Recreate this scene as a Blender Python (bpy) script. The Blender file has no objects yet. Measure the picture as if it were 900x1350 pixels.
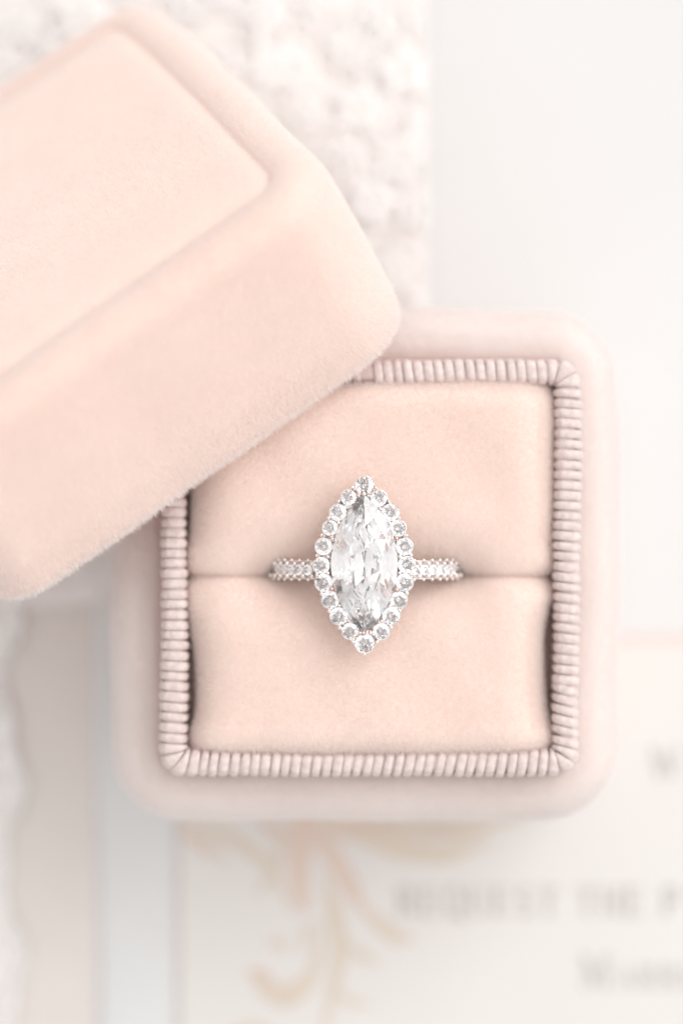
import bpy, bmesh, math, random
import numpy as np
from mathutils import Vector, Matrix
R_ = random.Random(7)
NR = np.random.default_rng(11)
S = 0.001                      # everything below is written in millimetres
sc = bpy.context.scene
COL = sc.collection
PI = math.pi

# ------------------------------------------------------------------ camera
CZ = 403.0                     # lens height above the table
KP = 12.8 * 364.0              # photo pixels * mm
cam = bpy.data.cameras.new('camera'); camo = bpy.data.objects.new('camera', cam); COL.objects.link(camo)
camo.location = (0, 0, CZ * S)
cam.sensor_fit = 'VERTICAL'; cam.sensor_height = 36; cam.sensor_width = 24
cam.lens = 36 * 364.0 / (1350 / 12.8)
cam.clip_start = 0.01; cam.clip_end = 20
cam.dof.use_dof = True; cam.dof.focus_distance = (CZ - 43.2) * S
cam.dof.aperture_fstop = cam.lens / 22.0
sc.camera = camo

# ------------------------------------------------------------------ world, light
w = bpy.data.worlds.new('World'); sc.world = w; w.use_nodes = True
WD = Vector((0.85, 0.62, 0.92)).normalized()
wt = w.node_tree; bg = wt.nodes['Background']
_g = wt.nodes.new('ShaderNodeTexCoord'); _d = wt.nodes.new('ShaderNodeVectorMath'); _d.operation = 'DOT_PRODUCT'; _d.inputs[1].default_value = WD
_m = wt.nodes.new('ShaderNodeMapRange'); _m.inputs['From Min'].default_value = -.5; _m.inputs['From Max'].default_value = 1; _m.inputs['To Min'].default_value = .64; _m.inputs['To Max'].default_value = 1.05
_m.interpolation_type = 'SMOOTHSTEP'
wt.links.new(_g.outputs['Generated'], _d.inputs[0]); wt.links.new(_d.outputs['Value'], _m.inputs['Value']); wt.links.new(_m.outputs[0], bg.inputs[1])
bg.inputs[0].default_value = (1.0, .985, .972, 1)
wc = WD * 1.35
wrot = WD.to_track_quat('Z', 'Y')
for i in (-1, 1):
    for j in (-1, 1):          # a four-pane window high beyond the top right of the table
        l = bpy.data.lights.new('window_light', 'AREA'); l.shape = 'RECTANGLE'; l.size = .50; l.size_y = .50
        l.energy = 2.2; l.color = (1.0, .985, .965)
        o = bpy.data.objects.new('window_light', l); COL.objects.link(o)
        o.rotation_mode = 'QUATERNION'; o.rotation_quaternion = wrot
        o.location = wc + wrot @ Vector((i * .28, j * .28, 0))
sc.view_settings.view_transform = 'Standard'; sc.view_settings.look = 'None'
sc.view_settings.exposure = 0.20; sc.view_settings.gamma = 1
sc.cycles.max_bounces = 24; sc.cycles.diffuse_bounces = 14; sc.cycles.glossy_bounces = 10
sc.cycles.transmission_bounces = 20; sc.cycles.sample_clamp_indirect = 6
sc.cycles.caustics_reflective = True; sc.cycles.caustics_refractive = True
sc.cycles.use_denoising = True; sc.cycles.blur_glossy = 0.2

# ------------------------------------------------------------------ helpers
def P(px, py, z=0.0):
    """photo measurement -> millimetres on the level z"""
    d = (CZ - z) / KP
    return ((px - 450) * d, (675 - py) * d)

def tag(o, label=None, cat=None, group=None, kind=None):
    if label: o['label'] = label
    if cat: o['category'] = cat
    if group: o['group'] = group
    if kind: o['kind'] = kind
    return o

def link(name, data, mat=None, parent=None, loc=(0, 0, 0)):
    o = bpy.data.objects.new(name, data); COL.objects.link(o)
    if mat is not None and hasattr(data, 'materials') and len(data.materials) == 0: data.materials.append(mat)
    if parent is not None: o.parent = parent
    o.location = Vector(loc) * S
    return o

def mesh(name, verts, faces, smooth=True):
    me = bpy.data.meshes.new(name)
    v = (np.asarray(verts, dtype=float) * S)
    me.from_pydata(v.tolist(), [], [tuple(int(i) for i in f) for f in faces])
    me.polygons.foreach_set('use_smooth', [smooth] * len(me.polygons))
    me.update()
    return me

def empty(name, loc=(0, 0, 0)):
    o = bpy.data.objects.new(name, None); COL.objects.link(o); o.location = Vector(loc) * S
    o.empty_display_size = .01
    return o

def nodes(m):
    m.use_nodes = True
    return m.node_tree, m.node_tree.nodes['Principled BSDF']

def fabric(name, col, col2, sheen=.6, rough=.9, noise=300., fine=4000., bump=.15, bdist=.0001):
    m = bpy.data.materials.new(name); nt, b = nodes(m)
    b.inputs['Roughness'].default_value = rough
    b.inputs['Specular IOR Level'].default_value = .15
    b.inputs['Sheen Weight'].default_value = sheen
    b.inputs['Sheen Roughness'].default_value = .45
    b.inputs['Sheen Tint'].default_value = (1, .95, .93, 1)
    tc = nt.nodes.new('ShaderNodeTexCoord')
    n = nt.nodes.new('ShaderNodeTexNoise'); n.inputs['Scale'].default_value = noise; n.inputs['Detail'].default_value = 5
    r = nt.nodes.new('ShaderNodeValToRGB')
    r.color_ramp.elements[0].position = .35; r.color_ramp.elements[1].position = .65
    r.color_ramp.elements[0].color = (*col, 1); r.color_ramp.elements[1].color = (*col2, 1)
    n2 = nt.nodes.new('ShaderNodeTexNoise'); n2.inputs['Scale'].default_value = fine; n2.inputs['Detail'].default_value = 2
    bp = nt.nodes.new('ShaderNodeBump'); bp.inputs['Strength'].default_value = bump; bp.inputs['Distance'].default_value = bdist
    L = nt.links.new
    L(tc.outputs['Object'], n.inputs['Vector']); L(tc.outputs['Object'], n2.inputs['Vector'])
    L(n.outputs['Fac'], r.inputs[0]); L(r.outputs[0], b.inputs['Base Color'])
    L(n2.outputs['Fac'], bp.inputs['Height']); L(bp.outputs[0], b.inputs['Normal'])
    return m

def paper(name, col, var=.03, bump=.2):
    c2 = tuple(max(0, c - var) for c in col)
    return fabric(name, c2, col, sheen=0, rough=.75, noise=60, fine=1500, bump=bump)

M = {}
M['velvet'] = fabric('blush_velvet', (.93, .77, .70), (.94, .795, .725), sheen=.8, noise=220)
M['velvet_pad'] = fabric('blush_velvet_pad', (.94, .79, .72), (.95, .81, .745), sheen=.7, noise=220)
M['velvet_base'] = fabric('blush_velvet_base', (.88, .80, .77), (.89, .82, .79), sheen=.8, noise=220)
def fibre(name, col):
    m = bpy.data.materials.new(name); nt, b = nodes(m)
    out = nt.nodes['Material Output']; nt.nodes.remove(b)
    d = nt.nodes.new('ShaderNodeBsdfDiffuse'); t = nt.nodes.new('ShaderNodeBsdfTranslucent'); x = nt.nodes.new('ShaderNodeMixShader')
    hi = nt.nodes.new('ShaderNodeHairInfo'); r = nt.nodes.new('ShaderNodeValToRGB')
    r.color_ramp.elements[0].color = (*[c * .95 for c in col], 1); r.color_ramp.elements[1].color = (*[min(.98, c * 1.03) for c in col], 1)
    nt.links.new(hi.outputs['Random'], r.inputs[0])
    nt.links.new(r.outputs[0], d.inputs[0]); nt.links.new(r.outputs[0], t.inputs[0])
    x.inputs[0].default_value = .42
    nt.links.new(d.outputs[0], x.inputs[1]); nt.links.new(t.outputs[0], x.inputs[2]); gl = nt.nodes.new('ShaderNodeBsdfGlossy'); gl.inputs['Roughness'].default_value = .45; x2 = nt.nodes.new('ShaderNodeMixShader'); x2.inputs[0].default_value = .04
    nt.links.new(x.outputs[0], x2.inputs[1]); nt.links.new(gl.outputs[0], x2.inputs[2]); nt.links.new(x2.outputs[0], out.inputs[0])
    return m
M['nap'] = fibre('velvet_fibre', (.948, .895, .872))
M['nap_pad'] = fibre('velvet_fibre_pad', (.948, .905, .882))
M['nap_base'] = fibre('velvet_fibre_base', (.925, .893, .883))
M['lining'] = fabric('lining', (.84, .66, .60), (.88, .70, .64), sheen=.2)
M['ribbon'] = fabric('grosgrain', (.64, .53, .51), (.75, .64, .615), sheen=.35, rough=.6, noise=1500, fine=6000, bump=.5, bdist=.0002)
M['core'] = fabric('ribbon_ground', (.62, .50, .48), (.68, .56, .54), sheen=.1)
M['table'] = paper('white_board', (0.67, 0.672, 0.675), .01)
M['envelope'] = paper('envelope_paper', (0.69, 0.686, 0.682), .01)
M['card'] = paper('card_stock', (0.715, 0.69, 0.668), .012)
M['edge'] = paper('pink_liner', (0.71, 0.61, 0.58), .01)
M['taupe'] = paper('taupe_paper', (0.72, 0.672, 0.642), .03)
M['grey'] = paper('grey_satin', (0.70, 0.70, 0.70), .02)
M['lace'] = paper('lace_thread', (0.85, 0.835, 0.825), .02)
M['tulle'] = paper('tulle', (0.84, 0.80, 0.785), .05)
M['ink'] = paper('grey_ink', (0.49, 0.46, 0.45), .02)
M['peach_ink'] = paper('peach_ink', (0.70, 0.575, 0.505), .05)
M['gold_ink'] = paper('pale_gold_ink', (0.69, 0.61, 0.53), .05)

def metal(name, col, rough):
    m = bpy.data.materials.new(name); nt, b = nodes(m)
    b.inputs['Base Color'].default_value = (*col, 1); b.inputs['Metallic'].default_value = 1
    b.inputs['Roughness'].default_value = rough
    tc = nt.nodes.new('ShaderNodeTexCoord')
    n = nt.nodes.new('ShaderNodeTexNoise'); n.inputs['Scale'].default_value = 1500
    bp = nt.nodes.new('ShaderNodeBump'); bp.inputs['Strength'].default_value = .1; bp.inputs['Distance'].default_value = .0001
    nt.links.new(tc.outputs['Object'], n.inputs['Vector']); nt.links.new(n.outputs['Fac'], bp.inputs['Height'])
    nt.links.new(bp.outputs[0], b.inputs['Normal'])
    return m
M['metal'] = metal('white_gold', (.90, .85, .83), .14)
M['rose'] = metal('rose_gold_bead', (.70, .50, .45), .15)
def gem(name, clear):
    m = bpy.data.materials.new(name); nt, b = nodes(m); out = nt.nodes['Material Output']; nt.nodes.remove(b)
    x = nt.nodes.new('ShaderNodeMixShader'); x.inputs[0].default_value = .5
    for k, (c, ior) in enumerate((((1.13 * clear, .975 * clear, .90 * clear, 1), 2.36), ((.87 * clear, 1.02 * clear, 1.10 * clear, 1), 2.48))):   # two ends of the dispersion
        g_ = nt.nodes.new('ShaderNodeBsdfGlass'); g_.inputs['Color'].default_value = c; g_.inputs['Roughness'].default_value = 0; g_.inputs['IOR'].default_value = ior
        nt.links.new(g_.outputs[0], x.inputs[1 + k])
    nt.links.new(x.outputs[0], out.inputs['Surface'])
    return m
M['gem'] = gem('diamond', .972); M['gem_small'] = gem('small_diamond', 1.0)

def resample(pts, n, closed=True):
    """Catmull-Rom through the points, n samples even in length"""
    p = np.asarray(pts, float); k = len(p); out = []
    for i in range(k):
        a, b, c, d = p[(i - 1) % k], p[i], p[(i + 1) % k], p[(i + 2) % k]
        for t in np.linspace(0, 1, 12, endpoint=False):
            out.append(.5 * ((2 * b) + (-a + c) * t + (2 * a - 5 * b + 4 * c - d) * t * t + (-a + 3 * b - 3 * c + d) * t ** 3))
    q = np.array(out); q2 = np.vstack([q, q[:1]])
    s = np.r_[0, np.cumsum(np.linalg.norm(np.diff(q2, axis=0), axis=1))]
    u = np.linspace(0, s[-1], n, endpoint=False)
    return np.c_[np.interp(u, s, q2[:, 0]), np.interp(u, s, q2[:, 1])]

def round_rect(x0, y0, x1, y1, r, n, bulge=0.0):
    """counter-clockwise rounded rectangle; r = radius or (bl, br, tr, tl)"""
    rs = r if isinstance(r, (tuple, list)) else (r,) * 4
    pts = []
    cs = [(x0, y0, PI, rs[0], 1, 1), (x1, y0, 1.5 * PI, rs[1], -1, 1), (x1, y1, 0, rs[2], -1, -1), (x0, y1, .5 * PI, rs[3], 1, -1)]
    for (cx, cy, a0, rr, sx, sy) in cs:
        for t in np.linspace(0, PI / 2, 17):
            pts.append((cx + sx * rr + rr * math.cos(a0 + t), cy + sy * rr + rr * math.sin(a0 + t)))
    q = np.array(pts); q2 = np.vstack([q, q[:1]])
    s = np.r_[0, np.cumsum(np.linalg.norm(np.diff(q2, axis=0), axis=1))]
    u = np.linspace(0, s[-1], n, endpoint=False)
    o = np.c_[np.interp(u, s, q2[:, 0]), np.interp(u, s, q2[:, 1])]
    if bulge:
        cx, cy, hx, hy = (x0 + x1) / 2, (y0 + y1) / 2, (x1 - x0) / 2, (y1 - y0) / 2
        X, Y = (o[:, 0] - cx) / hx, (o[:, 1] - cy) / hy
        o[:, 0] += bulge * X * (1 - Y ** 2); o[:, 1] += bulge * Y * (1 - X ** 2)
    return o

def normals2(o):
    t = np.roll(o, -1, 0) - np.roll(o, 1, 0); t /= np.linalg.norm(t, axis=1)[:, None] + 1e-9
    return np.c_[t[:, 1], -t[:, 0]]           # outward for counter-clockwise

def loft(rings, cap_top=True, cap_bottom=False):
    n = len(rings[0]); v = np.vstack(rings); f = []
    for k in range(len(rings) - 1):
        a, b = k * n, (k + 1) * n
        for i in range(n):
            j = (i + 1) % n
            f.append((a + i, a + j, b + j, b + i))
    if cap_top: f.append(tuple((len(rings) - 1) * n + i for i in range(n)))
    if cap_bottom: f.append(tuple(reversed(range(n))))
    return v, f

def slab(name, x0, y0, x1, y1, z0, z1, mat, parent=None):
    """a sheet of paper with real thickness, softly uneven edges"""
    n = 40; pts = []
    for (ax, ay, bx, by) in ((x0, y0, x1, y0), (x1, y0, x1, y1), (x1, y1, x0, y1), (x0, y1, x0, y0)):
        for t in np.linspace(0, 1, n, endpoint=False):
            pts.append((ax + (bx - ax) * t, ay + (by - ay) * t))
    o = np.array(pts); nn = normals2(o); o = o + nn * NR.normal(size=(len(o), 1)) * .03
    e = min(.15, (z1 - z0) * .3)
    v, f = loft([np.c_[o, np.full(len(o), z0)], np.c_[o, np.full(len(o), z1 - e)], np.c_[o - nn * e, np.full(len(o), z1)]], True, True)
    return link(name, mesh(name, v, f, False), mat, parent)

def nap(parent, me, mat, density, length, radius, keep=None, tilt=(0, 0, 0), rnd=.27, seed=3):
    """short velvet fibres on a mesh, one curves object"""
    g = np.random.default_rng(seed)
    me.calc_loop_triangles()
    nv = len(me.vertices); co = np.empty(nv * 3, np.float32); me.vertices.foreach_get('co', co); co = co.reshape(-1, 3) / S
    nt_ = len(me.loop_triangles); ti = np.empty(nt_ * 3, np.int32); me.loop_triangles.foreach_get('vertices', ti); ti = ti.reshape(-1, 3)
    vn = np.empty(nv * 3, np.float32); me.vertices.foreach_get('normal', vn); vn = vn.reshape(-1, 3)
    A, B, C_ = co[ti[:, 0]], co[ti[:, 1]], co[ti[:, 2]]
    cr = np.cross(B - A, C_ - A); ar = np.linalg.norm(cr, axis=1) / 2
    cen = (A + B + C_) / 3
    if keep is not None: ar = ar * keep(cen, cr / (2 * ar[:, None] + 1e-12))
    n = int(ar.sum() * density)
    cdf = np.cumsum(ar); idx = np.minimum(np.searchsorted(cdf, (np.arange(n) + .5) / n * cdf[-1]), nt_ - 1)
    kk = np.arange(n); u, v = (kk * .7548776662 + g.random()) % 1, (kk * .5698402910 + g.random()) % 1; fl = u + v > 1; u[fl] = 1 - u[fl]; v[fl] = 1 - v[fl]
    p = A[idx] + (B[idx] - A[idx]) * u[:, None] + (C_[idx] - A[idx]) * v[:, None]
    nn = vn[ti[idx, 0]] * (1 - u - v)[:, None] + vn[ti[idx, 1]] * u[:, None] + vn[ti[idx, 2]] * v[:, None]
    nn /= np.linalg.norm(nn, axis=1)[:, None] + 1e-9
    d = nn + np.array(tilt) + g.normal(size=(n, 3)) * rnd
    # slow drift of the nap direction, as brushed velvet has
    d += .10 * np.c_[np.sin(p[:, 1] * .31 + p[:, 0] * .17), np.sin(p[:, 0] * .27 + 1.3), np.sin(p[:, 2] * .3 + p[:, 0] * .21)]
    d /= np.linalg.norm(d, axis=1)[:, None]
    ln = length * (0.65 + .5 * g.random(n)) * np.where(g.random(n) < .004, 1.5, 1)
    bend = g.normal(size=(n, 3)) * .12
    p0 = p - nn * .05; p1 = p + d * (ln * .5)[:, None]; p2 = p + (d + bend) * ln[:, None]
    pos = np.stack([p0, p1, p2], 1).astype(np.float32) * S
    hc = bpy.data.hair_curves.new('velvet_nap')
    hc.add_curves([3] * n)
    hc.attributes['position'].data.foreach_set('vector', pos.ravel())
    ra = hc.attributes.get('radius') or hc.attributes.new('radius', 'FLOAT', 'POINT')
    rr = np.tile(np.array([1.0, .85, .25], np.float32), n) * radius * S
    ra.data.foreach_set('value', rr)
    o = link('velvet_nap', hc, mat, parent); o['kind'] = 'stuff'
    return n

# ------------------------------------------------------------------ setting and papers
v, f = [], []
tb = link('table_surface', mesh('table_surface', [(-900, -900, 0), (900, -900, 0), (900, 900, 0), (-900, 900, 0)], [(0, 1, 2, 3)], False), M['table'])
tag(tb, kind='structure')

x, y = P(566, 905); x2, y2 = P(1500, -420)
o = slab('envelope', x - 5, y, x2, y2, .004, .6, M['envelope'])
tag(o, 'plain off-white envelope lying flat beside the lace and above the printed card', 'envelope')
x, y = P(-90, 1900, .5); x2, y2 = P(140, 640, .5)
o = slab('paper_sheet', x, y, x2, y2, .006, .5, M['taupe'])
tag(o, 'pale taupe paper sheet between the lace and the grey ribbon strip', 'paper')
# ribbon: a slightly arched satin strip
def strip(name, xa, xb, ya, yb, zbase, rise, mat):
    nx, ny = 16, 60; v = []; f = []
    for j in range(ny + 1):
        yy = ya + (yb - ya) * j / ny
        wob = .25 * math.sin(yy * .09)
        for i in range(nx + 1):
            t = i / nx
            v.append((xa + (xb - xa) * t + wob, yy, zbase + rise * (1 - (2 * t - 1) ** 4)))
    for j in range(ny):
        for i in range(nx):
            a = j * (nx + 1) + i
            f.append((a, a + 1, a + nx + 2, a + nx + 1))
    n0 = len(v); v2 = [(a, b, c - .22) for a, b, c in v]
    f2 = [tuple(n0 + q for q in reversed(t)) for t in f]
    for j in range(ny):
        a = j * (nx + 1); f2.append((a, a + nx + 1, n0 + a + nx + 1, n0 + a)); a += nx; f2.append((a + nx + 1, a, n0 + a, n0 + a + nx + 1))
    return link(name, mesh(name, v + v2, f + f2), mat)
x, y = P(128, 2000, .9); x2, y2 = P(236, 560, .9)
o = strip('satin_ribbon', x, x2, y, y2, .75, .25, M['grey'])
tag(o, 'pale blue-grey satin ribbon running straight beside the printed card', 'ribbon')

card = empty('invitation_card', (*P(600, 1200), .6))
c0 = Vector((*P(600, 1200), .6))
def cslab(name, px0, py0, px1, py1, z0, z1, mat):
    a = P(px0, py0, z1); b = P(px1, py1, z1)
    return slab(name, a[0] - c0.x, a[1] - c0.y, b[0] - c0.x, b[1] - c0.y, z0 - c0.z, z1 - c0.z, mat, card)
cslab('backing_card', 234, 2150, 1700, 837, .65, 1.05, M['edge'])
cslab('card', 238, 2140, 1690, 850, 1.06, 1.55, M['card'])
tag(card, 'cream printed invitation card with peach scrollwork in the corner under the box', 'invitation card')
ZT = 1.60
def print_mesh(name, polys, mat):
    v, f = [], []
    for q in polys:
        n0 = len(v); v += [(a - c0.x, b - c0.y, z - c0.z) for a, b, z in q]; f.append(tuple(range(n0, n0 + len(q))))
    return link(name, mesh(name, v, f, False), mat, card)
def brush(pts, widths, z, n=26):
    """tapered stroke in photo measurements -> quads"""
    p = np.array([P(a, b, z) for a, b in pts]); k = len(p)
    t = np.linspace(0, k - 1, n); xs = np.c_[np.interp(t, range(k), p[:, 0]), np.interp(t, range(k), p[:, 1])]
    for _ in range(4): xs[1:-1] = (xs[:-2] + 2 * xs[1:-1] + xs[2:]) / 4
    ww = np.interp(t, range(k), widths) * CZ / KP / 2
    d = np.gradient(xs, axis=0); d /= np.linalg.norm(d, axis=1)[:, None]; nn = np.c_[-d[:, 1], d[:, 0]]
    L, Rr = xs + nn * ww[:, None], xs - nn * ww[:, None]
    return [[(*L[i], z), (*Rr[i], z), (*Rr[i + 1], z), (*L[i + 1], z)] for i in range(n - 1)]
pk = brush([(238, 1098), (258, 1108), (278, 1132)], [5, 16, 3], ZT)
pk += brush([(402, 1070), (398, 1110), (393, 1150), (398, 1185), (402, 1204)], [30, 36, 26, 20, 4], ZT)
pk += brush([(415, 1090), (440, 1130), (462, 1170), (482, 1206)], [14, 26, 24, 4], ZT + .003)
pk += brush([(520, 1080), (470, 1092), (430, 1100)], [4, 22, 8], ZT + .006)
pk += brush([(340, 1085), (370, 1100), (395, 1105)], [6, 18, 8], ZT + .009)
pk += brush([(325, 1282), (345, 1284), (362, 1292)], [4, 14, 4], ZT + .003)
gd = brush([(236, 1082), (300, 1100), (345, 1130), (372, 1170), (388, 1205)], [4, 20, 16, 10, 3], ZT - .02)
gd += brush([(470, 1190), (495, 1215), (520, 1236), (545, 1238)], [4, 18, 22, 4], ZT - .017)
gd += brush([(430, 1090), (520, 1120), (590, 1128), (650, 1108)], [8, 26, 24, 3], ZT - .014)
gd += brush([(400, 1075), (500, 1094), (600, 1096), (690, 1080)], [8, 22, 22, 3], ZT - .011)
gd += brush([(428, 1150), (440, 1200), (450, 1250), (440, 1300), (425, 1370)], [5, 22, 22, 16, 6], ZT - .008)
gd += brush([(330, 1278), (350, 1308), (378, 1320), (405, 1300), (420, 1262), (424, 1220)], [6, 20, 26, 20, 14, 4], ZT - .005)
gd += brush([(352, 1240), (368, 1244), (380, 1252)], [4, 16, 4], ZT - .002)
gd += brush([(280, 1385), (310, 1362), (340, 1356), (370, 1366)], [4, 16, 18, 4], ZT - .002)
gd += brush([(250, 1092), (285, 1120), (300, 1140)], [3, 9, 2], ZT + .012)
gd += brush([(372, 1090), (368, 1130), (352, 1165), (336, 1180)], [6, 12, 9, 2], ZT + .012)
gd += brush([(455, 1240), (478, 1262), (500, 1270)], [4, 13, 3], ZT + .012)
gd += brush([(436, 1300), (462, 1322), (488, 1324)], [4, 12, 3], ZT + .012)
gd += brush([(418, 1215), (402, 1232), (398, 1256)], [3, 11, 3], ZT + .012)
pk += brush([(560, 1090), (600, 1104), (640, 1098)], [3, 9, 2], ZT + .012)
pk += brush([(350, 1296), (374, 1306), (398, 1290)], [3, 9, 3], ZT + .012)
print_mesh('scrollwork', pk, M['peach_ink']); print_mesh('scrollwork', gd, M['gold_ink'])

TK, TN = .15, .055
def arc(cx, cy, rx, ry, a0, a1, w=TK, n=10):
    q = [(cx + rx * math.cos(math.radians(a0 + (a1 - a0) * i / n)), cy + ry * math.sin(math.radians(a0 + (a1 - a0) * i / n))) for i in range(n + 1)]
    return [(q[i][0], q[i][1], q[i + 1][0], q[i + 1][1], w) for i in range(n)]
def sf(x, y, w=.26): return [(x - w / 2, y, x + w / 2, y, TN)]
GL = {
 'R': [(.2, 0, .2, 1, TK), (.2, .98, .42, .98, TN), (.2, .5, .42, .5, TN), (.42, .5, .74, 0, TK)] + arc(.42, .74, .24, .24, -90, 90) + sf(.2, .02) + sf(.14, .98) + sf(.76, .02, .2),
 'E': [(.2, 0, .2, 1, TK), (.2, .98, .68, .98, TN), (.2, .5, .55, .5, TN), (.2, .02, .7, .02, TN), (.68, .8, .68, 1, TN), (.7, 0, .7, .22, TN), (.55, .4, .55, .6, TN)] + sf(.14, .98) + sf(.14, .02),
 'Q': arc(.42, .5, .34, .48, 0, 360, .12, 20) + [(.45, .12, .8, -.2, TK)],
 'U': [(.18, .3, .18, 1, TK), (.68, .3, .68, 1, TN)] + arc(.43, .3, .25, .29, 180, 360, .09) + sf(.18, .98) + sf(.68, .98),
 'S': arc(.38, .74, .22, .23, 30, 270, .12) + arc(.38, .26, .24, .25, -210 + 60, 90, .12),
 'T': [(.4, 0, .4, 1, TK), (.05, .98, .75, .98, TN), (.06, .8, .06, 1, TN), (.74, .8, .74, 1, TN)] + sf(.4, .02),
 'H': [(.18, 0, .18, 1, TK), (.68, 0, .68, 1, TK), (.18, .5, .68, .5, TN)] + sf(.18, .02) + sf(.68, .02) + sf(.18, .98) + sf(.68, .98),
 'P': [(.2, 0, .2, 1, TK), (.2, .98, .42, .98, TN), (.2, .46, .42, .46, TN)] + arc(.42, .72, .24, .26, -90, 90) + sf(.2, .02) + sf(.14, .98),
 'A': [(.08, 0, .4, 1, TN), (.38, 1, .74, 0, TK), (.2, .35, .6, .35, TN)] + sf(.08, .02) + sf(.74, .02),
 'I': [(.2, 0, .2, 1, TK)] + sf(.2, .02) + sf(.2, .98),
 'M': [(.14, 0, .14, 1, TN), (.14, 1, .46, .1, TK), (.46, .1, .8, 1, TN), (.82, 0, .82, 1, TK)] + sf(.14, .02) + sf(.82, .02) + sf(.1, .98) + sf(.86, .98),
 'W': [(.05, 1, .27, 0, TK), (.27, 0, .48, .9, TN), (.48, .9, .7, 0, TK), (.7, 0, .92, 1, TN)] + sf(.05, .98) + sf(.92, .98),
}
def lettering(text, px, base, hgt, adv, first=1.0):
    polys = []; x = px; zi = ZT
    for k, ch in enumerate(text):
        if ch == ' ': x += adv * .55; continue
        h = hgt * (first if k == 0 else 1); wd = h * .95
        for (a, b, c, d, wt) in GL[ch]:
            dx, dy = c - a, d - b; L = math.hypot(dx, dy) or 1; nx, ny = -dy / L * wt / 2, dx / L * wt / 2
            zi += .0004
            q = [(a + nx, b + ny), (a - nx, b - ny), (c - nx, d - ny), (c + nx, d + ny)]
            polys.append([(*P(x + u * wd, base - v_ * h, ZT), zi) for u, v_ in q])
        x += adv * {'I': .5, 'M': 1.2, 'W': 1.2}.get(ch, 1) * (first if k == 0 else 1)
    return print_mesh('lettering', polys, M['ink'])
lettering('REQUEST THE P', 520, 1207, 37, 31.5)
lettering('MARRIA', 764, 1303, 30, 28, 1.45)
lettering('W', 858, 1026, 40, 34)

# lace: cut-work mesh, floral cords over a tulle ground, thickness from a solidify
def lace():
    X0, Y1 = P(-330, -330); X1, Y0 = P(562, 1700)
    st = .34
    xs = np.arange(X0, X1, st); ys = np.arange(Y0, Y1, st)
    gx, gy = np.meshgrid(xs, ys)
    cells = []
    s = 6.4; g = np.random.default_rng(5)
    for r in range(int((Y1 - Y0) / (s * .87)) + 2):
        for c in range(int((X1 - X0) / s) + 2):
            cells.append((X0 + (c + .5 * (r % 2)) * s + g.normal() * 1.0, Y0 + r * s * .87 + g.normal() * 1.0, g.random() * PI, .55 + .75 * g.random()))
    cells = np.array(cells)
    flat = np.c_[gx.ravel(), gy.ravel()]
    best = np.full(len(flat), 1e9); bi = np.zeros(len(flat), int)
    for i, (cx, cy, a, q) in enumerate(cells):
        msk = (abs(flat[:, 0] - cx) < s) & (abs(flat[:, 1] - cy) < s)
        d = (flat[msk, 0] - cx) ** 2 + (flat[msk, 1] - cy) ** 2
        w_ = np.where(msk)[0]; up = d < best[w_]; best[w_[up]] = d[up]; bi[w_[up]] = i
    c = cells[bi]; dx, dy = flat[:, 0] - c[:, 0], flat[:, 1] - c[:, 1]
    rr = np.hypot(dx, dy); th = np.arctan2(dy, dx) + c[:, 2]
    pet = 1.5 * c[:, 3] + 1.2 * np.abs(np.cos(2.5 * th))
    solid = (rr < pet) & (rr > .4)
    vein = (np.abs(np.sin(2.5 * th)) < .16) & (rr < 3.3)
    cord = np.abs(rr - 3.1) < .3
    sol = solid | vein | cord
    h = .36 * np.sqrt(np.clip(1 - ((rr - pet * .6) / (pet * .62)) ** 2, 0, 1)) * solid + .2 * cord + .15 * np.sin(flat[:, 0] * .35) * np.sin(flat[:, 1] * .27)
    # wavy free edge over the taupe sheet
    ypx = 675 - flat[:, 1] * KP / CZ; xpx = 450 + flat[:, 0] * KP / CZ
    edge = np.where(ypx < 790, 566, 22 + 13 * np.sin(ypx * .026) + 6 * np.sin(ypx * .061 + 1))
    sol &= xpx < edge
    sol |= (np.abs(xpx - edge + 6) < 5)
    sh = gx.shape; so = sol.reshape(sh)
    z = (1.25 + h).reshape(sh)
    keep = so[:-1, :-1] & so[1:, :-1] & so[:-1, 1:] & so[1:, 1:]
    jj, ii = np.where(keep); nx = sh[1]
    q = np.c_[jj * nx + ii, jj * nx + ii + 1, (jj + 1) * nx + ii + 1, (jj + 1) * nx + ii]
    used, inv = np.unique(q.ravel(), return_inverse=True)
    V = np.c_[flat, z.ravel()][used]
    me = mesh('lace_runner', V, inv.reshape(-1, 4))
    o = link('lace', me, M['lace'])
    md = o.modifiers.new('thickness', 'SOLIDIFY'); md.thickness = .3 * S; md.offset = -1
    return o, (X0, Y0, X1, Y1)
root = empty('lace_runner', (*P(300, 200), 1))
lo, bb = lace()
lo.parent = root; lo.location = -root.location
tag(root, 'ivory floral lace runner with a scalloped edge lying under the tilted lid', 'lace')
# tulle ground under the cords
v, f = [], []
nn_ = 70
for j in range(nn_ + 1):
    for i in range(nn_ + 1):
        ypx = 1700 - (1700 + 330) * j / nn_
        e = 562 if ypx < 790 else 22 + 13 * math.sin(ypx * .026) + 6 * math.sin(ypx * .061 + 1)
        xp = -330 + (e + 330) * i / nn_
        a = P(xp, ypx); v.append((a[0], a[1], .98 + .05 * math.sin(a[0] * .5) * math.sin(a[1] * .4)))
for j in range(nn_):
    for i in range(nn_):
        a = j * (nn_ + 1) + i; f.append((a, a + 1, a + nn_ + 2, a + nn_ + 1))
t_ = link('tulle_backing', mesh('tulle_backing', v, f), M['tulle'], root); t_.location = -root.location

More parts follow.
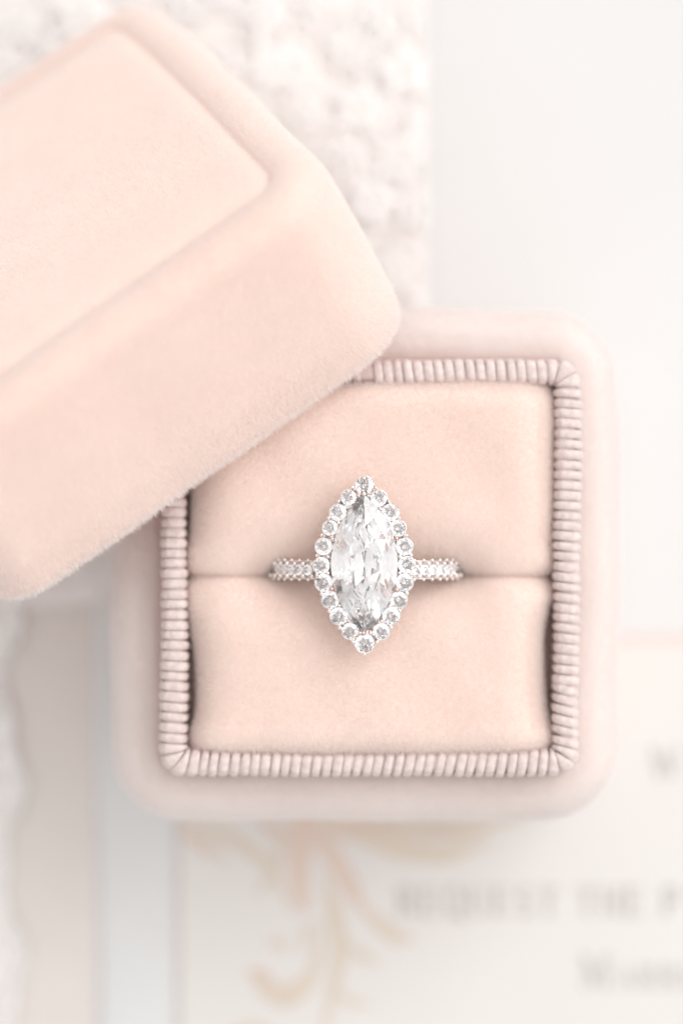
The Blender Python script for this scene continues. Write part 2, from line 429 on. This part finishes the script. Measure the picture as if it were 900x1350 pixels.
# ------------------------------------------------------------------ ring box
box = empty('ring_box', (*P(483, 746, 33), 1.6))
tag(box, 'open square blush velvet ring box base with ribbed ribbon lip and two cushions', 'ring box')
bo = box.location / S
def child(name, v, f, mat, parent, smooth=True):
    o = link(name, mesh(name, v, f, smooth), mat, parent)
    return o
ZL, ZC = 33.0, 39.0
a = P(154, 1076, ZL); b = P(810, 415, ZL)
bl = (bo.x, bo.y)
out = round_rect(a[0] - bl[0], a[1] - bl[1], b[0] - bl[0], b[1] - bl[1], (6.2, 6.6, 6.6, 6.0), 260, .45)
nr = normals2(out)
s_ = np.arange(260)
out += nr * (.10 * np.sin(s_ * .13) + .08 * np.sin(s_ * .31 + 2))[:, None]
zb = bo.z
rings = []
for (ins, z) in [(1.2, 1.62), (.5, 1.75), (.25, 2.4), (.15, 8), (.0, 16), (.0, 24), (0, 28.8)]:
    rings.append(np.c_[out - nr * ins, np.full(260, z - zb)])
for t in np.linspace(.08, 1, 12) * PI / 2:
    rings.append(np.c_[out - nr * 2.9 * (1 - math.cos(t)), np.full(260, 28.8 + 3.9 * math.sin(t) - zb)])
for (ins, z) in [(3.5, 32.78), (4.3, 32.7), (4.9, 32.3), (5.3, 31.8), (7.5, 31.6)]:
    rings.append(np.c_[out - nr * ins, np.full(260, z - zb)])
for rg in rings: rg[:, 2] += .10 * np.sin(s_ * .19) * (rg[0, 2] + zb > 20)
v, f = loft(rings, False, True)
shell = child('outer_shell', v, f, M['velvet_base'], box)
# floor inside the well
inn = round_rect(-21.5, -21.5, 21.5, 21.5, 1.0, 60)
v, f = loft([np.c_[inn, np.full(60, 8 - zb)], np.c_[inn, np.full(60, 32.8 - zb)]], True, True)
child('well_floor', v, f, M['lining'], box)

# collar core with ribbon ribs over it
a = P(212.5, 1022, ZC); b = P(763, 475, ZC)
cx0, cy0, cx1, cy1 = a[0] - bl[0], a[1] - bl[1], b[0] - bl[0], b[1] - bl[1]
HW = 1.20
cl = round_rect(cx0 + HW, cy0 + HW, cx1 - HW, cy1 - HW, 1.15, 1200)
ncl = normals2(cl)
for _ in range(40): ncl = (np.roll(ncl, 1, 0) + ncl * 2 + np.roll(ncl, -1, 0)) / 4
ncl /= np.linalg.norm(ncl, axis=1)[:, None]
q = np.vstack([cl, cl[:1]]); LEN = np.linalg.norm(np.diff(q, axis=0), axis=1).sum()
def on_collar(l):
    t = (l / LEN * 1200) % 1200; i = int(t); fr = t - i; j = (i + 1) % 1200
    p = cl[i % 1200] * (1 - fr) + cl[j] * fr; n = ncl[i % 1200] * (1 - fr) + ncl[j] * fr
    wob = .16 * math.sin(l * .11 + 1) + .09 * math.sin(l * .33)
    return p + n * wob * .6, n
def collar_profile(scale):
    pr = []
    pr.append((HW * scale, 32.0)); pr.append((HW * scale, 35.2))
    for t in np.linspace(0.0, PI, 31):
        c, s = math.cos(t), math.sin(t)
        pr.append((HW * scale * math.copysign(abs(c) ** .62, c), 36.6 + 2.3 * (s ** .62) + (scale - 1) * 1.2))
    pr.append((-HW * scale, 34.5)); pr.append((-HW * scale * .9, 28.0))
    return pr
pr = collar_profile(.93)
rings = []
NB = 400
for (o_, z) in pr:
    rings.append(np.array([[*(on_collar(l)[0] + on_collar(l)[1] * o_), z - zb] for l in np.linspace(0, LEN, NB, endpoint=False)]))
v, f = loft(rings, False, False)
collar = child('ribbon_collar', v, f, M['core'], box)
pr = np.array(collar_profile(1.0))
pn = np.zeros_like(pr); tt = np.gradient(pr, axis=0); tt /= np.linalg.norm(tt, axis=1)[:, None]; pn = np.c_[tt[:, 1], -tt[:, 0]]
NRIB = 150; pitch = LEN / NRIB
# the ribbon's overlapped end, on the far side of the box
seam_l = None
bx, by = P(481, 490, ZC); bx -= bl[0]; by -= bl[1]
seam_l = min(range(1200), key=lambda i: (cl[i][0] - bx) ** 2 + (cl[i][1] - by) ** 2) / 1200 * LEN
SS = [-1, -.86, -.55, 0, .55, .86, 1]
cseg = {}
for k in range(NRIB):
    l0 = seam_l + pitch * .9 + (k + .05 * R_.uniform(-1, 1)) * (LEN - pitch * 1.1) / NRIB
    hwid = pitch * .44 * (1 + .07 * math.sin(k * 1.7)) * R_.uniform(.95, 1.04); hh = .27 * R_.uniform(.85, 1.15)
    p_, n_ = on_collar(l0)
    side = 'b' if n_[1] < -.9 else 'r' if n_[0] > .9 else 't' if n_[1] > .9 else 'l' if n_[0] < -.9 else 'c'
    skew = {'b': .16, 'r': .10, 't': -.12, 'l': .05, 'c': 0}[side]
    if side == 'r' and p_[1] < -12: skew = .30
    skew += .05 * math.sin(l0 * .21)
    wide = 1 + .05 * math.sin(l0 * .17) + R_.uniform(-.02, .02)
    dz = R_.uniform(-.06, .06)
    if k < 4: dz -= .14; wide *= .96           # runs under the overlapping end
    v, f = [], []
    for si, s in enumerate(SS):
        for t in range(len(pr)):
            o_, z = pr[t]
            ct, n2 = on_collar(l0 + s * hwid + skew * o_ * -1)
            up = (hh + .030 * math.sin(t * 1.26 + k)) * math.sqrt(max(0, 1 - s * s)) - .02
            oo = (o_ + pn[t, 0] * up) * wide; zz = z + pn[t, 1] * up + dz
            q2 = ct + n2 * oo
            v.append((q2[0], q2[1], zz - zb))
    n1 = len(pr)
    for si in range(len(SS) - 1):
        for t in range(n1 - 1):
            a_ = si * n1 + t; f.append((a_, a_ + n1, a_ + n1 + 1, a_ + 1))
    link('ribbon_rib', mesh('ribbon_rib', v, f), M['ribbon'], collar)

# cushions
def cushion(px_pts, crease_up):
    z0 = 36.0
    pts = np.array([P(a, b, z0) for a, b in px_pts]) - np.array(bl)
    o = resample(pts, 220)
    ar = np.sum(o[:, 0] * np.roll(o[:, 1], -1) - np.roll(o[:, 0], -1) * o[:, 1])
    if ar < 0: o = o[::-1].copy()
    nr = normals2(o)
    yc = (o[:, 1].min() + o[:, 1].max()) / 2; hh = (o[:, 1].max() - o[:, 1].min()) / 2
    xa, xb = o[:, 0].min() + hh * .80, o[:, 0].max() - hh * .80
    Mx = np.clip(xa + (o[:, 0] - o[:, 0].min()) / (o[:, 0].max() - o[:, 0].min()) * (xb - xa), xa, xb)
    med = np.c_[Mx, np.full(len(o), yc)]
    # 1 on the crease side, 0 at the ribbon
    cs = np.clip(((nr[:, 1] if crease_up else -nr[:, 1]) - .2) / .6, 0, 1)
    near = np.clip(1 - np.abs((o[:, 0])) / 22, 0, 1)
    yk = (o[:, 1].max() if crease_up else o[:, 1].min()); yr = (o[:, 1].min() if crease_up else o[:, 1].max())
    order = np.argsort(o[:, 1]); lf = o[:, 0] < o[:, 0].mean(); L_ = o[lf][np.argsort(o[lf][:, 1])]; Rt = o[~lf][np.argsort(o[~lf][:, 1])]
    sl = L_[:, 0] > -30; 
    def side(q):
        # distance to the nearer short side, measured to the true outline near mid height
        k1 = abs(L_[:, 0] - L_[:, 0].min()) < 2.2; k2 = abs(Rt[:, 0] - Rt[:, 0].max()) < 2.2
        xl = np.interp(q[:, 1], L_[k1][:, 1], L_[k1][:, 0]); xr = np.interp(q[:, 1], Rt[k2][:, 1], Rt[k2][:, 0])
        return np.maximum(0, np.minimum(q[:, 0] - xl, xr - q[:, 0]))
    def gg(d, Rr, p): return (1 - (1 - np.clip(d / Rr, 0, 1)) ** p) ** (1 / p)
    def height(q):
        base_ = 36.8 - 5.8 * np.exp(-(q[:, 0] / 11.8) ** 8)
        return (base_ + (39.7 - base_) * gg(np.abs(q[:, 1] - yk), 7.6, 2.3) - 4.0 * (1 - gg(side(q), 4.6, 2.2)) - 3.2 * (1 - gg(np.abs(q[:, 1] - yr), 3.2, 2.3)))
    bb_ = [(o[:, 0].min(), o[:, 1].min()), (o[:, 0].max(), o[:, 1].min()), (o[:, 0].max(), o[:, 1].max()), (o[:, 0].min(), o[:, 1].max())]
    ci = [int(np.argmin((o[:, 0] - u_) ** 2 + (o[:, 1] - v_) ** 2)) for u_, v_ in bb_]
    def seg(i, j, n):
        k = (np.arange(0, ((j - i) % len(o)) + 1) + i) % len(o); p = o[k]
        l_ = np.r_[0, np.cumsum(np.linalg.norm(np.diff(p, axis=0), axis=1))]; t = np.linspace(0, 1, n)
        t = .5 * t + .5 * (1 - np.cos(PI * t)) / 2 ; t = t * l_[-1]
        return np.c_[np.interp(t, l_, p[:, 0]), np.interp(t, l_, p[:, 1])]
    NX, NY = 110, 60
    bt, rt_, tp, lt = seg(ci[0], ci[1], NX), seg(ci[1], ci[2], NY), seg(ci[2], ci[3], NX)[::-1], seg(ci[3], ci[0], NY)[::-1]
    U = np.linspace(0, 1, NX); U = .5 * U + .5 * (1 - np.cos(PI * U)) / 2; V_ = np.linspace(0, 1, NY); V_ = .5 * V_ + .5 * (1 - np.cos(PI * V_)) / 2
    g_ = np.zeros((NY, NX, 2))
    for j in range(NY):
        vv = V_[j]
        for i in range(NX):
            uu = U[i]
            g_[j, i] = (1 - vv) * bt[i] + vv * tp[i] + (1 - uu) * lt[j] + uu * rt_[j] - ((1 - uu) * (1 - vv) * bt[0] + uu * (1 - vv) * bt[-1] + (1 - uu) * vv * tp[0] + uu * vv * tp[-1])
    q = g_.reshape(-1, 2); z = height(q) + .16 * np.sin(q[:, 0] * .23 + 1) * np.sin(q[:, 1] * .3) + .07 * np.sin(q[:, 0] * .61 + q[:, 1] * .4)
    v = [(a_, b_, c_ - zb) for (a_, b_), c_ in zip(q, z)]; f = []
    for j in range(NY - 1):
        for i in range(NX - 1):
            k = j * NX + i; f.append((k, k + 1, k + NX + 1, k + NX))
    loop = [i for i in range(NX)] + [j * NX + NX - 1 for j in range(1, NY)] + [(NY - 1) * NX + i for i in range(NX - 2, -1, -1)] + [j * NX for j in range(NY - 2, 0, -1)]
    cc_ = q.mean(0); prev = loop
    for (k_, dz_) in ((.995, -2.2), (.96, -8)):
        base = len(v)
        for i in loop: v.append((cc_[0] + (q[i][0] - cc_[0]) * k_, cc_[1] + (q[i][1] - cc_[1]) * k_, (z[i] + dz_ if dz_ > -3 else 27.2) - zb))
        cur = list(range(base, base + len(loop)))
        for i in range(len(loop)):
            j = (i + 1) % len(loop); f.append((prev[j], prev[i], cur[i], cur[j]))
        prev = cur
    f.append(tuple(reversed(prev)))
    return child('cushion', v, f, M['velvet_pad'], box)
up_pts = [(440, 513), (520, 508), (600, 503), (680, 500), (712, 502), (724, 512), (728, 545), (727, 600), (728, 660), (727, 712), (732, 735), (728, 752), (700, 759.5),
          (640, 760), (600, 758), (480, 756.5), (350, 757.5), (310, 760), (265, 760), (246, 752), (247, 730), (255, 705), (258, 660), (257, 600), (256, 545), (262, 520), (300, 515), (370, 514)]
lo_pts = [(246, 772), (262, 758), (310, 757), (350, 760.5), (480, 759.5), (600, 761), (640, 758), (700, 758), (721, 763), (728, 784), (719, 800), (711, 832), (711, 880), (714, 920), (720, 950), (728, 970),
          (723, 986), (690, 991), (600, 993), (480, 994), (350, 994), (264, 993), (252, 985), (256, 962), (263, 940), (264, 900), (260, 855), (252, 820), (245, 798)]
cu = cushion(up_pts, False); cd = cushion(lo_pts, True)

cnt = 0
upk = lambda c, n: (n[:, 2] > -.2).astype(float)
cnt += nap(cu, cu.data, M['nap_pad'], 115, .52, .0155, upk, (0, -.15, 0), seed=1)
cnt += nap(cd, cd.data, M['nap_pad'], 115, .52, .0155, upk, (0, -.15, 0), seed=2)
cnt += nap(shell, shell.data, M['nap_base'], 95, .52, .015, lambda c, n: ((c[:, 2] > 24 - zb) & (n[:, 2] > -.2)).astype(float), (0, 0, .1), seed=4)

# ------------------------------------------------------------------ lid, leaning on the box: rim edge on the ribbon lip, far rim on the lace
La = Vector((.81, .57, -.09)).normalized(); Lb = Vector((-.42, .48, -.77)); Lb = (Lb - La * Lb.dot(La)).normalized(); Lc = La.cross(Lb)
Lo = Vector((-33.61, -10.13, 46.2)); LS, LH = 50.7, 21.8
lid = empty('ring_box_cover')
lid.matrix_world = Matrix.Translation(Lo * S) @ Matrix((La, Lb, Lc)).transposed().to_4x4()
tag(lid, 'blush velvet box lid tilted on its side over the corner of the open box', 'box lid')
NL = 300
lo_ = round_rect(0, 0, LS, LS, (5.0, 6.3, 5.5, 5.0), NL, .35); ln_ = normals2(lo_)
sL = np.arange(NL)
lo_ += ln_ * (.10 * np.sin(sL * .11) + .07 * np.sin(sL * .29))[:, None]
rings = []
for t in np.linspace(0, PI / 2, 6): rings.append(np.c_[lo_ - ln_ * (.9 - .9 * math.sin(t)), np.full(NL, .9 - .9 * math.cos(t))])
for z in (4, 8, 12, 16, 18.9): rings.append(np.c_[lo_ + ln_ * .25 * math.sin(z / 20 * PI), np.full(NL, z)])
RT = 3.3
for t in np.linspace(.1, 1, 10) * PI / 2: rings.append(np.c_[lo_ - ln_ * RT * (1 - math.cos(t)), np.full(NL, LH - RT + RT * math.sin(t) - .3 * (t / PI * 2) ** 2)])
for ins, z in ((3.9, LH - .38), (4.3, LH - .55), (4.6, LH - .78), (5.5, LH - 1.2)): rings.append(np.c_[lo_ - ln_ * ins, np.full(NL, z)])
v, f = loft(rings, False, False)
# panel in the top, its own rounded edge rising out of the seam
lsh = child('lid_shell', v, f, M['velvet'], lid)
pi_ = round_rect(4.25, 4.25, LS - 4.25, LS - 4.25, 2.9, NL, .3); pn_ = normals2(pi_)
rings = [np.c_[pi_ + pn_ * 0, np.full(NL, LH - 2.6)]]
for t in np.linspace(0, 1, 9) * PI / 2: rings.append(np.c_[pi_ - pn_ * 2.6 * (1 - math.cos(t)), np.full(NL, LH - .95 + .9 * math.sin(t))])
cc = np.array([LS / 2, LS / 2])
for s in np.linspace(.08, .999, 14): 
    q = (pi_ - pn_ * 2.6) * (1 - s) + cc * s
    rings.append(np.c_[q, LH - .05 + .10 * s * s * np.sin(q[:, 0] * .13) * np.sin(q[:, 1] * .11)])
v, f = loft(rings, True, False)
lpa = child('top_panel', v, f, M['velvet'], lid)
# inner wall and ceiling
rings = [np.c_[lo_ - ln_ * .9, np.full(NL, .02)], np.c_[lo_ - ln_ * 2.2, np.full(NL, .05)], np.c_[lo_ - ln_ * 2.5, np.full(NL, .5)], np.c_[lo_ - ln_ * 2.5, np.full(NL, LH - 4)]]
v, f = loft(rings, True, False); f = [tuple(reversed(q)) for q in f]
lli = child('lid_lining', v, f, M['lining'], lid)
cnt += nap(lsh, lsh.data, M['nap'], 110, .55, .014, lambda c, n: ((c[:, 1] < 8) | ((c[:, 2] > 15)) | (c[:, 0] > 44)).astype(float), (0, 0, -.25), seed=6)
cnt += nap(lpa, lpa.data, M['nap_pad'], 75, .42, .016, None, (0, -.2, 0), seed=7)  # paler cushion fibre here: the lid top's sheen is put into the colour
def rim_fuzz():
    # longer, clumped fibres where the cloth turns over the rim
    g = np.random.default_rng(9); keepf = lambda c, n: ((c[:, 2] < 1.3) & (c[:, 1] < 6)).astype(float) + .25 * ((c[:, 2] >= 1.3) & (c[:, 2] < 4) & (c[:, 1] < 6))
    return nap(lsh, lsh.data, M['nap_pad'], 60, .82, .018, keepf, (0, -.15, -.45), rnd=.36, seed=12)
cnt += rim_fuzz()
edge_ = lambda c, n: ((n[:, 2] < .82) & (n[:, 2] > -.3) & (c[:, 2] > 33.5 - zb) & (np.abs(c[:, 1] + .9) > 3.5)).astype(float)
cnt += nap(cu, cu.data, M['nap_pad'], 40, .75, .017, edge_, (0, 0, .6), rnd=.35, seed=21)
cnt += nap(cd, cd.data, M['nap_pad'], 40, .75, .017, edge_, (0, 0, .6), rnd=.35, seed=22)
print('fibres', cnt)

# ------------------------------------------------------------------ the ring
RX, RY = P(482, 751, 40)
RZ = 32.7
ring = empty('engagement_ring', (RX, RY, RZ))
tag(ring, 'white gold engagement ring with large marquise stone in a halo of small stones', 'ring')
def brilliant(outline, table, crown, pav, gird=.05, seed=0, jit=0.0, mat='gem_small'):
    """faceted stone as a convex hull: table, crown stars, girdle, pavilion breaks, culet"""
    g = np.random.default_rng(seed); n = len(outline); o = np.asarray(outline)
    pts = []
    for i in range(n):
        pts.append((*o[i], gird / 2)); pts.append((*o[i], -gird / 2))
    ev = o[::2]; od = (o[1::2] + o[::2]) / 2
    for p in ev: pts.append((*(p * table), crown))
    for i in range(len(ev)):
        m_ = (ev[i] + ev[(i + 1) % len(ev)]) / 2; mm = o[(2 * i + 1) % n]
        pts.append((*(mm * (table + 1) / 2 * 1.035), crown * .60))
    for i in range(len(ev)):
        mm = o[(2 * i + 1) % n]; jj = 1 + jit * g.normal(); pts.append((*(ev[i] * .46 * jj), -pav * .62))
    hl = abs(o[:, 1]).max() - abs(o[:, 0]).max()
    pts.append((0, 0, -pav))
    if hl > .5: pts += [(0, hl * .40, -pav * .93), (0, -hl * .40, -pav * .93)]
    bm = bmesh.new()
    for p in pts: bm.verts.new(Vector(p) * S)
    r = bmesh.ops.convex_hull(bm, input=bm.verts)
    junk = [e for e in r['geom_interior'] if isinstance(e, bmesh.types.BMVert)]
    bmesh.ops.delete(bm, geom=junk, context='VERTS')
    bmesh.ops.dissolve_limit(bm, angle_limit=math.radians(1.2), verts=bm.verts, edges=bm.edges)
    me = bpy.data.meshes.new('stone'); bm.to_mesh(me); bm.free()
    me.materials.append(M[mat])
    return me
def to_ring(px, py, z):
    a = P(px, py, z); return (a[0] - RX, a[1] - RY, z - RZ)
# shank: a narrow band, closed hoop running down between the cushions, open under the head
RO, RI, BW = 10.45, 8.9, .98
def band():
    v, f = [], []; n = 96; a0 = math.radians(72); a1 = math.radians(-252)
    prof = [(RI, -.75), (RI + .15, -.9), (RO - .25, -BW), (RO, -BW), (RO, -BW * .88), (RO - .42, -BW * .8), (RO - .42, 0), (RO - .42, BW * .8), (RO, BW * .88), (RO, BW), (RO - .25, BW), (RI + .15, .9), (RI, .75), (RI - .08, 0)]
    for i in range(n + 1):
        t = a0 + (a1 - a0) * i / n
        wd = 1 - .12 * (1 - abs(math.sin(t))) if math.sin(t) > 0 else .8
        for r, w_ in prof: v.append((r * math.cos(t), w_ * wd, r * math.sin(t)))
    k = len(prof)
    for i in range(n):
        for j in range(k):
            a_ = i * k + j; b_ = i * k + (j + 1) % k; f.append((a_, b_, b_ + k, a_ + k))
    f.append(tuple(reversed(range(k)))); f.append(tuple(n * k + j for j in range(k)))
    return link('shank', mesh('shank', v, f), M['metal'], ring)
shank = band()
circ = [(math.cos(2 * PI * i / 16), math.sin(2 * PI * i / 16)) for i in range(16)]
small = brilliant([(a * .58, b * .58) for a, b in circ], .56, .17, .42, .02)
def ball(name, r, mat, seg=10, rg=7, sq=1.0):
    bm = bmesh.new(); bmesh.ops.create_uvsphere(bm, u_segments=seg, v_segments=rg, radius=r * S)
    bmesh.ops.scale(bm, vec=(1, 1, sq), verts=bm.verts)
    me = bpy.data.meshes.new(name); bm.to_mesh(me); bm.free(); me.polygons.foreach_set('use_smooth', [True] * len(me.polygons)); me.materials.append(mat)
    return me
b_s = ball('prong', .19, M['metal'], sq=1.6); b_p = ball('prong', .27, M['metal']); b_m = ball('prong', .25, M['rose']); b_w = ball('prong', .23, M['metal'], sq=1.5)
def put(name, me, parent, loc, nrm=(0, 0, 1), spin=0, sc_=1.0):
    o = bpy.data.objects.new(name, me); COL.objects.link(o); o.parent = parent; o.location = Vector(loc) * S
    q = Vector((0, 0, 1)).rotation_difference(Vector(nrm).normalized()); o.rotation_mode = 'QUATERNION'
    o.rotation_quaternion = q @ Matrix.Rotation(spin, 4, 'Z').to_quaternion(); o.scale = (sc_,) * 3
    return o
for sgn in (1, -1):
    th = math.radians(68)
    k = 0
    while th > math.radians(14):
        n = Vector((sgn * math.cos(th), 0, math.sin(th)))
        p = n * (RO + .12)
        put('pave_stone', small, shank, p, n, R_.random() * 3, 1)
        t3 = th - math.radians(3.1); n3 = Vector((sgn * math.cos(t3), 0, math.sin(t3)))
        for row in (1, -1):
            put('prong', b_p, shank, n3 * (RO + .10) + Vector((0, row * .62, 0)), n3, 0, R_.uniform(.92, 1.08))
            put('prong', b_p, shank, n * (RO - .02) + Vector((0, row * .98, 0)), n, 0, .72)
        th -= math.radians(6.2); k += 1

# halo head
ZH = 43.2
hp = [(480, 639.5, .86), (459, 655.5, .72), (445, 675.5, .78), (434.7, 696, .72), (426.3, 720.5, .80), (423.3, 745.5, .78), (426.5, 768.5, .83), (435, 791, .82), (446.3, 812.5, .82), (461, 832.5, .76), (480.5, 849, .90),
      (502.5, 832.8, .78), (515.3, 812.3, .82), (525.3, 791.5, .82), (533, 768, .83), (535.6, 744.5, .80), (533, 720.7, .80), (524.3, 696.5, .78), (514.5, 675.5, .80), (499.3, 656.5, .76)]
hc_ = np.array([to_ring(a, b, ZH)[:2] for a, b, r in hp]); hr = np.array([r for _, _, r in hp])
# setting plate: scalloped outline round the stones, hole for the marquise
cen = hc_.mean(0)
NO = 240
ang = np.linspace(0, 2 * PI, NO, endpoint=False)
def ray_out(a):
    d = np.array([math.cos(a), math.sin(a)]); best = 0
    for c, r in zip(hc_, hr + .13):
        pc = c - cen; t = pc @ d; h2 = r * r - (pc @ pc - t * t)
        if h2 > 0: best = max(best, t + math.sqrt(h2))
    return best
ro = np.array([ray_out(a) for a in ang])
for _ in range(2): ro = np.maximum(ro, (np.roll(ro, 1) + np.roll(ro, -1)) / 2)
mw, mh = 3.42, 7.05            # half width and half length of the centre stone
mc = np.array(to_ring(480, 743.5, ZH)[:2])
def marq(a_, b_, n):
    """two arcs meeting in points, n points counter-clockwise from the right"""
    Rr = (a_ * a_ + b_ * b_) / (2 * a_); half = math.asin(b_ / Rr); o = []
    for i in range(n // 2 + 1):
        t = -half + 2 * half * i / (n // 2); o.append((Rr * math.cos(t) - (Rr - a_), Rr * math.sin(t)))
    for i in range(1, n // 2):
        t = -half + 2 * half * i / (n // 2); o.append((-(Rr * math.cos(t) - (Rr - a_)), -Rr * math.sin(t)))
    return np.array(o)
def ray_marq(a, A, B):
    d = np.array([math.cos(a), math.sin(a)]); lo2, hi2 = 0, 20
    Rr = (A * A + B * B) / (2 * A)
    for _ in range(30):
        m_ = (lo2 + hi2) / 2; p = cen - mc + d * m_
        ins = (math.hypot(abs(p[0]) + (Rr - A), p[1]) < Rr)
        lo2, hi2 = (m_, hi2) if ins else (lo2, m_)
    return lo2
ri = np.array([ray_marq(a, mw - .35, mh - .7) for a in ang])
dirs = np.c_[np.cos(ang), np.sin(ang)]
zt = ZH - RZ
def rg(rad, z): return np.c_[cen + dirs * rad[:, None], np.full(NO, z)]
rings = [rg(ri, zt - .75), rg(ro * .93, zt - 1.15), rg(ro - .08, zt - .7), rg(ro, zt - .42), rg(ro, zt - .12), rg(ro - .07, zt - .02), rg(ro - .17, zt - .12), rg(ro - .30, zt - .72), rg(ri + .22, zt - .72), rg(ri + .16, zt - .3), rg(ri, zt - .3), rg(ri, zt - .75)]
v, f = loft(rings, False, False)
halo = link('halo_setting', mesh('halo_setting', v, f), M['metal'], ring)
hs = brilliant(circ, .56, .30, .62, .04)
for i, (c, r) in enumerate(zip(hc_, hr)):
    put('halo_stone', hs, halo, (c[0], c[1], zt + .03), Vector((c[0] - cen[0], c[1] - cen[1], 0)) * .03 + Vector((R_.uniform(-.07, .07), R_.uniform(-.07, .07), 1)), R_.random() * 3, r * 1.14)
nH = len(hc_)
for i in range(nH):
    a_, b_ = hc_[i], hc_[(i + 1) % nH]; m_ = (a_ * hr[(i + 1) % nH] + b_ * hr[i]) / (hr[i] + hr[(i + 1) % nH])
    d = (b_ - a_); L = np.linalg.norm(d); d /= L; nn = np.array([-d[1], d[0]])
    for sg in (1, -1):
        q = m_ + nn * sg * .58
        put('prong', b_w if R_.random() < .4 else b_s, halo, (q[0], q[1], zt + .10), (0, 0, 1), 0, R_.uniform(.9, 1.15))
for (px, py, me, k) in [(436.5, 708, b_m, 1), (522.3, 710, b_m, 1), (437, 776.5, b_m, 1.1), (522.5, 777.5, b_m, 1.1), (479.3, 651, b_w, 1.25), (478.5, 834.5, b_m, 1.15),
                        (466.5, 645.5, b_m, .8), (492, 646, b_m, .8), (471, 653.5, b_m, .7), (487.5, 654, b_w, .7), (487.5, 832.5, b_m, .8), (469, 841, b_m, .7), (470.5, 829, b_w, .7)]:
    q = to_ring(px, py, ZH); put('prong', me, halo, (q[0], q[1], zt + .26), (0, 0, 1), 0, k)
for (px, py) in [(479.5, 630.5), (480, 862)]:
    q = to_ring(px, py, ZH); put('prong', b_s, halo, (q[0], q[1], zt + .1), (0, 0, 1), 0, 1.2)
cs_ = brilliant(marq(mw, mh, 20), .54, 1.10, 2.75, .10, seed=3, jit=.04, mat='gem')
st_ = put('centre_stone', cs_, ring, (mc[0], mc[1], zt + .25), (0.02, -.015, 1), 0, 1)
# gallery: a basket rail under the head and the two shoulders that carry it
v, f = [], []
o1 = marq(mw * .62, mh * .62, 40)
rings = []
for (s, z) in [(1.0, -2.5), (1.12, -2.5), (1.14, -2.2), (1.0, -2.2), (1.0, -2.5)]: rings.append(np.c_[o1 * s + mc, np.full(40, zt + z)])
v, f = loft(rings, False, False); link('gallery_rail', mesh('gallery_rail', v, f), M['metal'], ring)
